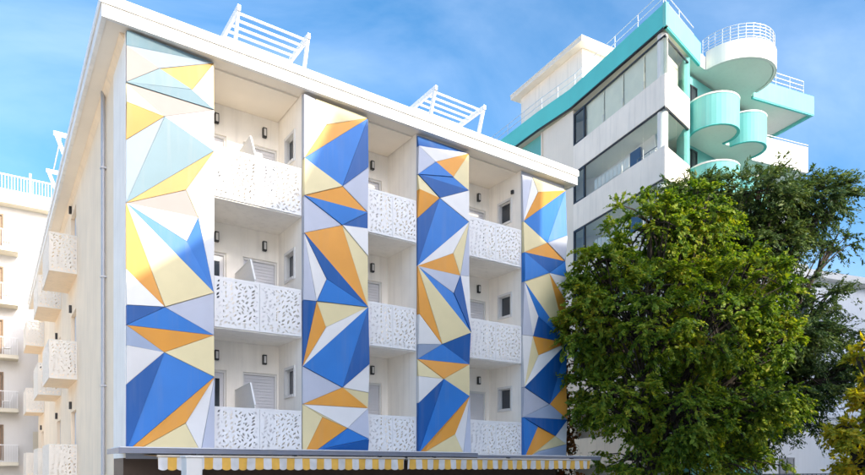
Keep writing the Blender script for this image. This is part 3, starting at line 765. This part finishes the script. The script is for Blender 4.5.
# scalloped balconies on each storey: one wavy parapet of two bulges, then a straight terrace parapet
def arc_pts(c, r_, a0, a1, n=22):
    return [V2(c[0]+r_*math.cos(math.radians(a0+(a1-a0)*i/n)), c[1]+r_*math.sin(math.radians(a0+(a1-a0)*i/n))) for i in range(n+1)]
C1, C2 = V2(12.78, 29.42), V2(14.85, 30.85)
arc1 = arc_pts(C1, 1.12, -190, 42); arc2 = arc_pts(C2, 1.02, -150, 45)
TQ = [V2(15.75, 31.75), V2(19.3, 33.15), V2(19.3, 33.15)+5.5*e1]
for k in range(5):
    zt = TT-2.9-3.01*k
    slab = MB().prism(ccw([g(p) for p in [V2(11.62, 29.7)]+arc_pts(C1, 1.08, -190, 42)+arc_pts(C2, 0.98, -150, 45)+[V2(15.8, 31.8), V2(19.25, 33.2), V2(19.25, 33.2)+5.4*e1, W_p+V2(0.1, 0.1), A2]]), zt-1.385, zt-1.18).build('balcony_slab', M['t_soffit'], tower)
    for ar in (arc1, arc2):
        oo, ii_ = path_ring([g(p) for p in ar], 0.12)
        dr = MB().wall(oo, ii_, zt-1.40, zt-0.05).build('round_balcony', M['mint'], tower)
        o2 = [tuple(Vector(q)+(Vector(q)-Vector(r_)).normalized()*0.02) for q, r_ in zip(oo, ii_)]
        i2 = [tuple(Vector(r_)-(Vector(q)-Vector(r_)).normalized()*0.02) for q, r_ in zip(oo, ii_)]
        MB().wall(o2, i2, zt-0.049, zt+0.02).build('coping', M['t_white'], dr)
        o3 = [tuple(Vector(q)+(Vector(q)-Vector(r_)).normalized()*0.006) for q, r_ in zip(oo, ii_)]
        MB().wall(o3, ii_, zt-1.43, zt-1.401).build('drip_rim', M['teal'], dr)
    qo, qi = path_ring([g(p) for p in TQ], 0.14)
    tr_ = MB().wall(qo, qi, zt-1.395, zt-0.08).build('terrace_parapet', M['t_white'], tower)
    rl = MB()
    for (a, b) in ((qo[0], qo[1]), (qo[1], qo[2])):
        rl.bar((*a, zt+0.02), (*b, zt+0.02), 0.04, n=8)
    rl.build('handrail', M['steel'], tr_)
# roof slab with hanging mint edge
rpoly = [P3_+(-0.35)*e2, P2_+(-0.35)*e2, P1_+(-0.22)*e2, P0+V2(0.0, -0.12), V2(12.3, 29.55), V2(16.0, 32.15), V2(20.0, 33.8), V2(20.0, 33.8)+6*e1, BK+2*e1, P3_+6*e2]
rp_ = ccw([g(p) for p in rpoly])
BC = V2(14.42, 31.0)
under = rpoly[0:4]+[V2(12.25, 29.62)]+arc_pts(BC, 1.80, -150, 25, 30)+rpoly[5:]
roof = MB().prism(off(ccw([g(p) for p in under]), 0.09), TT-0.85, TT-0.25).build('roof', M['t_soffit'], tower)
for a, b, m_ in ((0, 3, 'teal'), (3, 4, 'mint'), (5, 7, 'mint')):  # left fascia is the same mint, its shade put into the colour
    pts = [g(p) for p in rpoly[a:b+1]]
    oo, ii_ = path_ring(pts, 0.14)
    MB().wall(oo, ii_, TT-0.95, TT).build('roof_fascia', M[m_], roof)
    oo2 = [tuple(Vector(q)-(Vector(q)-Vector(r_)).normalized()*0.02) for q, r_ in zip(oo, ii_)]
    MB().wall(oo2, ii_, TT-1.0, TT-0.951).build('drip_edge', M['dark'] if m_ == 'teal' else M['teal'], roof)
bc = g(BC)
oo, ii_ = path_ring([g(p) for p in arc_pts(BC, 1.88, -152, 30, 40)], 0.14)
bd = MB().wall(oo, ii_, TT-0.88, TT-0.02).build('round_roof_terrace', M['t_white'], roof)
def rail_on(pts, h, parent, m_, gap=1.4, lines=3):
    acc = MB()
    for a, b in zip(pts[:-1], pts[1:]):
        a, b = Vector(a), Vector(b); n = max(1, round((b-a).length/gap))
        for k in range(lines):
            z = h*(k+1)/lines
            acc.bar(tuple(a+Vector((0, 0, z))), tuple(b+Vector((0, 0, z))), 0.035, n=6)
        for i in range(n):
            p = a.lerp(b, i/n); MB().bar(tuple(p), tuple(p+Vector((0, 0, h))), 0.035, n=6).build('rail_post', m_, parent)
    acc.build('rail_bars', m_, parent)
ri = off(rp_, 0.35)
idx = {tuple(np.round(p, 3)): i for i, p in enumerate(rp_)}
def inset_of(p): return ri[idx[tuple(np.round(g(p), 3))]]
rail_on([(*inset_of(p), TT-0.05) for p in rpoly[0:5]], 0.95, roof, M['steel'], 1.6, 3)
rail_on([(*inset_of(p), TT-0.05) for p in rpoly[5:8]], 0.95, roof, M['steel'], 0.9, 4)
arc = [(*g(p), TT-0.03) for p in arc_pts(BC, 1.80, -160, 50, 20)]
rail_on(arc, 0.72, bd, M['steel'], 0.9, 5)
# penthouse
PH = V2(7.85, 33.8)
ph = [PH, PH+5.3*d1b, PH+5.3*d1b+4.2*V2(0.875, 0.484), PH+4.2*V2(0.875, 0.484)]
pent = MB().prism(ccw([g(p) for p in ph]), TT-0.3, TT+2.55).build('penthouse', M['t_wall'], tower)
pr = off(ccw([g(p) for p in ph]), -0.45)
pf = MB().prism(pr, TT+2.56, TT+2.78).build('penthouse_roof', M['t_cream'], pent)
MB().prism(off(pr, -0.03), TT+2.78, TT+2.83).build('roof_coping', M['t_white'], pent)
pc = Vector(g(PH+0.02*d1b-V2(0.05, 0.03)))

# ------------------------------------------------------------------ pale hotel behind the flank
BY = 32.0
far = empty('balcony_hotel', (-5.0, BY, 0), 'pale cream hotel with small railed balconies behind the flank of the faceted hotel', 'building')
hs = []
fz = [E+13.1-3.2*k for k in range(5)]
for z in fz: hs += [(-2.75, -1.75, z+0.12, z+2.2), (-6.4, -5.4, z+0.12, z+2.2)]
fw = MB(); holes_wall(fw, 'x', BY, BY+0.3, -16, 6.0, 0.0, E+16.6, hs); fw.build('wall', M['far_cream'], far)
B(-16, 6.0, BY+0.8, BY+12, 0.0, E+16.5).build('core_wall', M['far_cream'], far)
B(-16.5, 6.5, BY-0.75, BY+12.5, E+15.85, E+16.15).build('roof_overhang', M['far_slab'], far)
B(-16.3, 6.3, BY-0.55, BY-0.35, E+16.152, E+16.75).build('roof_parapet', M['far_cream'], far)
rl = MB(); rb = MB()
for i in range(80):
    x = -8.0+i*0.16
    if i % 16 == 0: rb.box(x-0.06, x+0.06, BY-0.50, BY-0.40, E+16.75, E+18.0)
    else: rl.box(x-0.022, x+0.022, BY-0.475, BY-0.43, E+16.75, E+17.6)
rl.box(-8, 4.7, BY-0.49, BY-0.415, E+17.6, E+17.68)
rl.build('roof_railing', M['frame'], far)['kind'] = 'stuff'
rb.build('railing_posts', M['frame'], far)
def chair(x, y, z, label):
    o = empty('terrace_chair', (x, y, z), label, 'chair', 'white chairs on the balconies of the cream hotel')
    B(x-0.22, x+0.22, y-0.22, y+0.22, z+0.42, z+0.46).build('seat', M['frame'], o, 0.01)
    MB().add([(x+0.2, y-0.2, z+0.47), (x+0.2, y+0.2, z+0.47), (x+0.30, y+0.2, z+0.9), (x+0.30, y-0.2, z+0.9), (x+0.23, y-0.2, z+0.47), (x+0.23, y+0.2, z+0.47), (x+0.33, y+0.2, z+0.9), (x+0.33, y-0.2, z+0.9)],
             [(0,3,2,1),(4,5,6,7),(0,1,5,4),(1,2,6,5),(2,3,7,6),(3,0,4,7)]).build('backrest', M['frame'], o)
    for sx in (-1, 1):
        for sy in (-1, 1): MB().bar((x+sx*0.19, y+sy*0.19, z), (x+sx*0.18, y+sy*0.18, z+0.42), 0.035).build('leg', M['frame'], o)
for k, z in enumerate(fz):
    for (x0, x1) in ((-4.2, -0.95), (-9.0, -5.2)):
        s = B(x0, x1, BY-1.15, BY-0.002, z-0.22, z).build('balcony', M['far_slab'], far)
        rr_ = MB()
        n = int((x1-x0)/0.13)
        for i in range(n+1):
            x = x0+0.04+(x1-x0-0.08)*i/n
            rr_.box(x-0.009, x+0.009, BY-1.12, BY-1.10, z+0.001, z+1.0)
        for i in range(8):
            y = BY-1.1+i*0.14
            rr_.box(x1-0.05, x1-0.03, y-0.009, y+0.009, z+0.001, z+1.0)
        rr_.box(x0, x1, BY-1.13, BY-1.09, z+1.0, z+1.05).box(x1-0.06, x1-0.02, BY-1.09, BY-0.003, z+1.0, z+1.05)
        rr_.build('railing', M['rail'], s)
    for x in (-2.75, -6.4):
        d = B(x+0.03, x+0.97, BY+0.1, BY+0.16, z+0.13, z+2.18).build('door', M['wood'], far)
        MB().box(x-0.08, x-0.001, BY-0.03, BY+0.1, z+0.1, z+2.28).box(x+1.001, x+1.08, BY-0.03, BY+0.1, z+0.1, z+2.28).box(x, x+1, BY-0.03, BY+0.1, z+2.201, z+2.28).build('door_frame', M['wood'], d)
    if k < 4:
        chair(-1.55, BY-0.6, z, ['white chair on the topmost balcony of the cream hotel', 'white chair on the second balcony down of the cream hotel', 'white chair on the third balcony down of the cream hotel', 'white chair on the fourth balcony down of the cream hotel'][k])
    vn = B(-0.16, 0.16, BY-0.05, BY-0.002, z+0.5, z+1.9).build('vent_grille', M['far_slab'], far)
    for j in range(11): B(-0.13, 0.13, BY-0.075, BY-0.052, z+0.56+j*0.12, z+0.62+j*0.12).build('slat', M['far_slab'], vn)

# ------------------------------------------------------------------ white house beyond the trees
WH = PXD(762, 33.0)
house = empty('white_house', (*WH, 0), 'low white house with a grey metal door seen under the dark tree', 'house')
def hp(a, b): return tuple(Vector(WH)+Vector(DCD(*(e2*a+e1*b))))
MB().prism(ccw([hp(0, 0), hp(12, 0), hp(12, 9), hp(0, 9)]), 0, E+2.65).build('wall', M['house'], house)
MB().prism(ccw([hp(-0.12, -0.12), hp(12.1, -0.12), hp(12.1, 9), hp(-0.12, 9)]), E+2.652, E+2.85).build('roof_edge', M['house'], house)
q = [hp(1.25, -0.02), hp(2.15, -0.02), hp(2.15, -0.06), hp(1.25, -0.06)]
dd = MB().prism(ccw(q), 0.2, E+0.42).build('door', M['grey_door'], house)
for a0, a1 in ((1.17, 1.249), (2.151, 2.23)): MB().prism(ccw([hp(a0, -0.001), hp(a1, -0.001), hp(a1, -0.09), hp(a0, -0.09)]), 0.2, E+0.5).build('door_frame', M['grey_door'], dd)
MB().prism(ccw([hp(1.25, -0.001), hp(2.15, -0.001), hp(2.15, -0.09), hp(1.25, -0.09)]), E+0.421, E+0.5).build('door_frame', M['grey_door'], dd)
WB = PXD(775, 38.0)
blk = empty('white_apartment_block', (*WB, 0), 'plain white apartment block rising behind the dark tree beside the sky', 'building')
def bp(a, b): return tuple(Vector(WB)+Vector(DCD(*(e2*a+e1*b))))
MB().prism(ccw([bp(0, 0), bp(22, 0), bp(22, 12), bp(0, 12)]), 0, E+11.4).build('wall', M['house'], blk)
MB().prism(ccw([bp(-0.4, -0.5), bp(22.4, -0.5), bp(22.4, 12.4), bp(-0.4, 12.4)]), E+11.402, E+11.8).build('roof', M['t_white'], blk)
for k in range(4):
    for a in (1.5, 12.0, 16.0):
        w = MB().prism(ccw([bp(a, -0.001), bp(a+1.2, -0.001), bp(a+1.2, -0.05), bp(a, -0.05)]), E+8.6-3.1*k, E+10.0-3.1*k).build('window', M['frame'], blk)
        MB().prism(ccw([bp(a+0.08, -0.051), bp(a+1.12, -0.051), bp(a+1.12, -0.06), bp(a+0.08, -0.06)]), E+8.68-3.1*k, E+9.92-3.1*k).build('pane', M['pane'], w)
# low railing in front of the white house
fn = PXD(790, 27.0)
fe = empty('yard_fence', (*fn, 0), 'dark metal yard fence before the white house', 'fence')
fd = Vector(DCD(*e2))
def fp(a, z): return (fn[0]+fd.x*a, fn[1]+fd.y*a, z)
for z in (E-1.9, E-0.30): MB().bar(fp(-1.5, z), fp(6, z), 0.05).build('rail', M['darksteel'], fe)
for i in range(28): MB().bar(fp(-1.4+i*0.27, 0.0), fp(-1.4+i*0.27, E-0.27), 0.03).build('bar', M['darksteel'], fe)

# ------------------------------------------------------------------ unseen buildings across the street: one shaped, one added, to cast shade
dz = 22.0/0.9755*math.tan(SUN_EL)
ox = 22.0*0.22/0.9755
opp = empty('opposite_hotel', (8, -28, 0), 'unseen pale hotel across the street behind the viewer, roofline stepped to place its shade', 'building')
prof = [(-4.5+ox, 0.0), (26.5+ox, 0.0), (26.5+ox, E+2.5+dz), (21.5+ox, E+2.5+dz), (21.5+ox, E-5.0+dz), (16.7+ox, E-5.0+dz), (16.7+ox, E+2.2+dz), (13.7+ox, E+2.2+dz), (13.6+ox, E+7.25+dz), (12.1+ox, E+7.25+dz), (12.1+ox, E+9.05+dz), (4.9+ox, E+9.05+dz), (4.5+ox, E+7.4+dz), (1.85+ox, E+5.4+dz), (0.0+ox, E+3.9+dz), (-4.5+ox, E+0.5+dz)]  # roofline heights shaped to place shade on the facade and trees
MB().prism_y(prof, -34.0, -22.0).build('wall', M['plaster'], opp)
for k in range(6):
    for i in range(12):
        x = ox-4.0+i*2.5
        w = B(x, x+1.3, -22.0+0.001, -21.95, 1.2+k*3.1, 2.9+k*3.1).build('window', M['frame'], opp)
        B(x+0.08, x+1.22, -21.949, -21.94, 1.28+k*3.1, 2.82+k*3.1).build('pane', M['pane'], w)

opp2 = empty('added_shade_block', (44, -28, 0), 'tall plain block added unseen across the street to shade the white house', 'building')  # added out of view to shade the white house and white block
B(29.0+ox, 62.0, -36.0, -22.0, 0.0, E+15.2+dz).build('wall', M['far_cream'], opp2)
for k in range(8):
    for i in range(9):
        x = 35.0+i*3.0
        w = B(x, x+1.3, -22.0+0.001, -21.95, 1.2+k*3.1, 2.9+k*3.1).build('window', M['frame'], opp2)
        B(x+0.08, x+1.22, -21.949, -21.94, 1.28+k*3.1, 2.82+k*3.1).build('pane', M['pane'], w)

# ------------------------------------------------------------------ trees
def tube_chain(mb, pts, r0, r1, n=6):
    m = len(pts)
    for i in range(m-1):
        a = r0+(r1-r0)*i/(m-1); b = r0+(r1-r0)*(i+1)/(m-1)
        mb.bar(pts[i], pts[i+1], 2*a, n=n, w2=2*b)
def leaves_mesh(name, cen, nrm, d, size, m, rng, aspect=0.5):
    n = len(cen)
    nrm = nrm+rng.normal(0, 0.5, (n, 3)); nrm -= d*np.sum(nrm*d, 1)[:, None]; nrm /= np.linalg.norm(nrm, axis=1)[:, None]+1e-9
    s = np.cross(nrm, d)
    L = size*rng.lognormal(-0.08, 0.34, n).clip(0.4, 1.9)[:, None]
    wv = L*aspect
    p0 = cen-d*L*0.5; p2 = cen+d*L*0.5-nrm*L*0.12
    p1 = cen+s*wv*0.5-nrm*L*0.07-d*L*0.08; p3 = cen-s*wv*0.5-nrm*L*0.07-d*L*0.08
    v = np.stack([p0, p1, p2, p3], 1).reshape(-1, 3)
    me = bpy.data.meshes.new(name)
    me.vertices.add(4*n); me.vertices.foreach_set('co', v.astype(np.float32).ravel())
    li = (np.arange(n)[:, None]*4+np.array([0, 1, 2, 0, 2, 3])).ravel()
    me.loops.add(6*n); me.loops.foreach_set('vertex_index', li.astype(np.int32))
    me.polygons.add(2*n); me.polygons.foreach_set('loop_start', np.arange(0, 6*n, 3, dtype=np.int32))
    me.update(calc_edges=True); me.validate(); me.materials.append(m)
    return me
def unit(a): return a/(np.linalg.norm(a, axis=-1, keepdims=True)+1e-9)
def tree(name, label, base, lobes, clumps, size, m, seed, trunk_r=0.22, fork=3.0, twigs=7, tlen=0.65, tn=20, layer=0.5, aspect=0.5, group=None, inner=0.25):
    """limbs reach the lobes, boughs reach clump centres, and from each clump twigs fan out set with leaves"""
    rng = np.random.default_rng(seed); rr = random.Random(seed)
    root = empty(name, (base[0], base[1], 0.0), label, 'tree', group)
    tr = MB()
    cpt = Vector((base[0], base[1], 0.0))
    top = Vector((base[0]+rr.uniform(-0.2, 0.2), base[1]+rr.uniform(-0.2, 0.2), fork))
    tube_chain(tr, [cpt, cpt.lerp(top, 0.12), cpt.lerp(top, 0.5)+Vector((rr.uniform(-.08, .08), rr.uniform(-.08, .08), 0)), top], trunk_r*1.35, trunk_r*0.85, 10)
    limbs = []
    for lb in lobes:
        c = Vector(lb[:3]); mid = top.lerp(c, 0.5)+Vector((rr.uniform(-.3, .3), rr.uniform(-.3, .3), 0.25))
        tip = c+Vector((0, 0, lb[4]*0.35))
        pts = [top, top.lerp(mid, 0.5)+Vector((0, 0, 0.1)), mid, mid.lerp(c, 0.6), tip]
        tube_chain(tr, pts, trunk_r*0.5, 0.03, 7); limbs.append(pts)
    vol = np.array([l[3]*l[3]*l[4] for l in lobes])**0.8; vol = vol/vol.sum()
    P_, D_, N_l = [], [], []
    for i in range(clumps):
        k = int(rng.choice(len(lobes), p=vol)); lb = lobes[k]
        d = unit(rng.normal(0, 1, 3))
        r = (inner+(1-inner)*rng.uniform())**0.5*rng.uniform(0.82, 1.08)
        c = np.array(lb[:3])+d*r*np.array([lb[3], lb[3], lb[4]])
        outw = unit(np.array([d[0], d[1], d[2]*0.7+0.1]))
        nt = max(3, int(twigs*rng.uniform(0.6, 1.35)))
        td = unit(outw*0.55+rng.normal(0, 0.62, (nt, 3))*np.array([1, 1, layer]))
        ln = tlen*rng.uniform(0.5, 1.25, nt)
        t = rng.uniform(0.08, 1.0, (nt, tn))
        q = c+td[:, None, :]*(t*ln[:, None])[:, :, None]
        q[:, :, 2] -= t*t*ln[:, None]*0.30
        q += rng.normal(0, size*0.28, q.shape)
        yaw = rng.choice([-1, 1], (nt, tn))*rng.uniform(0.4, 1.1, (nt, tn))
        cx_, sx_ = np.cos(yaw), np.sin(yaw)
        dx = td[:, None, 0]*cx_-td[:, None, 1]*sx_; dy = td[:, None, 0]*sx_+td[:, None, 1]*cx_
        dl = unit(np.stack([dx, dy, td[:, None, 2]-0.35+rng.normal(0, 0.3, (nt, tn))], 2))
        P_.append(q.reshape(-1, 3)); D_.append(dl.reshape(-1, 3))
        N_l.append(np.repeat((np.array([0, 0, 0.75])+0.55*outw)[None], nt*tn, 0))
        lp = limbs[k]; a = lp[rr.choice((2, 3, 3, 4))]; e = Vector(c)
        tube_chain(tr, [a, a.lerp(e, 0.55)+Vector((0, 0, 0.12)), e], 0.030, 0.010, 4)
        for j in range(0, nt, 2):
            e2_ = c+td[j]*ln[j]*0.9; e2_[2] -= ln[j]*0.25
            tr.bar(e, Vector(e2_), 0.014, n=3, w2=0.005)
    tr.build('trunk', M['bark'], root, origin=(base[0], base[1], 0.0))
    P_, D_, N_l = np.concatenate(P_), np.concatenate(D_), np.concatenate(N_l)
    ok = P_[:, 2] > 1.2
    me = leaves_mesh('crown', P_[ok]-np.array([base[0], base[1], 0.0]), N_l[ok], D_[ok], size, m, rng, aspect)
    link('crown', me, root, (base[0], base[1], 0.0))
    return root
def lobe(px, py, d, r, rz=None):
    x, y = PXD(px, d); return (x, y, E+(HY-py)*d/F_PX, r, rz or r)
tree('lime_tree', 'broad yellow green leafy tree overlapping the hotel corner and the canopy end', PXD(652, 21.5),
     [lobe(650, 240, 21.2, 1.6), lobe(606, 272, 20.6, 1.15), lobe(690, 232, 21.5, 1.5), lobe(640, 315, 20.6, 1.9), lobe(588, 325, 20.7, 0.95, 1.3), lobe(578, 300, 20.6, 0.55, 0.6), lobe(582, 372, 20.8, 0.55, 0.9), lobe(705, 320, 21.2, 2.0), lobe(600, 395, 21.0, 0.9, 1.2), lobe(628, 405, 20.8, 1.4), lobe(680, 410, 21.2, 1.7), lobe(735, 400, 22.0, 1.7), lobe(745, 290, 21.8, 1.5), lobe(765, 345, 22.0, 1.1), lobe(770, 400, 22.2, 1.0, 0.9), lobe(632, 462, 21.3, 1.1, 0.8), lobe(690, 470, 21.8, 1.5, 0.9), lobe(745, 465, 22.0, 1.3, 0.7)],
     820, 0.115, M['leaf_lime'], 11, 0.24, 3.2, 9, 0.60, 34, 0.55, 0.55, 'street trees beside the hotel')
tree('dark_tree', 'dark green feathery tree spreading in layers past the yellow green tree', PXD(728, 25.5),
     [lobe(695, 205, 25.5, 1.5, 0.9), lobe(752, 200, 25.5, 1.9, 0.9), lobe(808, 203, 25.8, 1.6, 0.9), lobe(720, 245, 25.5, 1.6, 1.2), lobe(838, 238, 25.8, 0.9, 0.45), lobe(765, 245, 25.6, 1.8, 0.9), lobe(800, 285, 25.5, 0.9, 0.4), lobe(770, 340, 25.0, 1.8, 1.2), lobe(820, 335, 25.3, 1.3, 0.5), lobe(800, 385, 25.0, 1.8, 0.8), lobe(842, 375, 25.2, 1.2, 0.7), lobe(740, 420, 25.4, 1.8, 1.2), lobe(790, 420, 25.2, 1.2, 0.5), lobe(828, 300, 25.6, 1.1, 0.5)],
     680, 0.14, M['leaf_dark'], 23, 0.26, 4.5, 9, 0.95, 30, 0.30, 0.34, 'street trees beside the hotel')
tree('golden_tree', 'small golden leaved tree at the edge of the picture before the white house', PXD(868, 19.0),
     [lobe(868, 352, 19.0, 0.4, 0.4), lobe(872, 400, 19.0, 0.6, 0.8), lobe(852, 435, 18.8, 0.65, 0.45), lobe(866, 465, 19.0, 0.8, 0.5)],
     150, 0.13, M['leaf_gold'], 31, 0.09, 2.2, 6, 0.42, 12, 0.7, 0.6)
# rust coloured creeper climbing the far edge of the facade
cr0 = XR+0.10
rng = np.random.default_rng(5)
croot = empty('climbing_creeper', (XR+0.3, 0.5, 0.0), 'rust coloured creeper climbing the wall edge behind the yellow green tree', 'plant')
cn = []
for i in range(260):
    z = rng.uniform(2.4, 8.6)
    c = np.array([XR+0.12+rng.uniform(0, 1.15)*(1.1-0.07*z), 0.45+rng.uniform(0, 1.6), z])
    cn.append(c+rng.normal(0, 1, (36, 3))*np.array([0.13, 0.2, 0.2]))
cc = np.concatenate(cn)-np.array([XR+0.3, 0.5, 0.0])
me = leaves_mesh('foliage', cc, np.repeat(np.array([[0.3, -0.6, 0.6]]), len(cc), 0), unit(rng.normal(0, 1, (len(cc), 3))-np.array([0, 0, 0.6])), 0.15, M['leaf_red'], rng, 0.7)
link('foliage', me, croot, (XR+0.3, 0.5, 0.0))
st = MB()
for k in range(7):
    y = 0.5+k*0.42; pts = [Vector((XR+0.06, y+0.1*math.sin(j*1.3+k), 0.1+j*1.0)) for j in range(9)]
    tube_chain(st, pts, 0.03, 0.012, 5)
st.build('stem', M['bark'], croot)
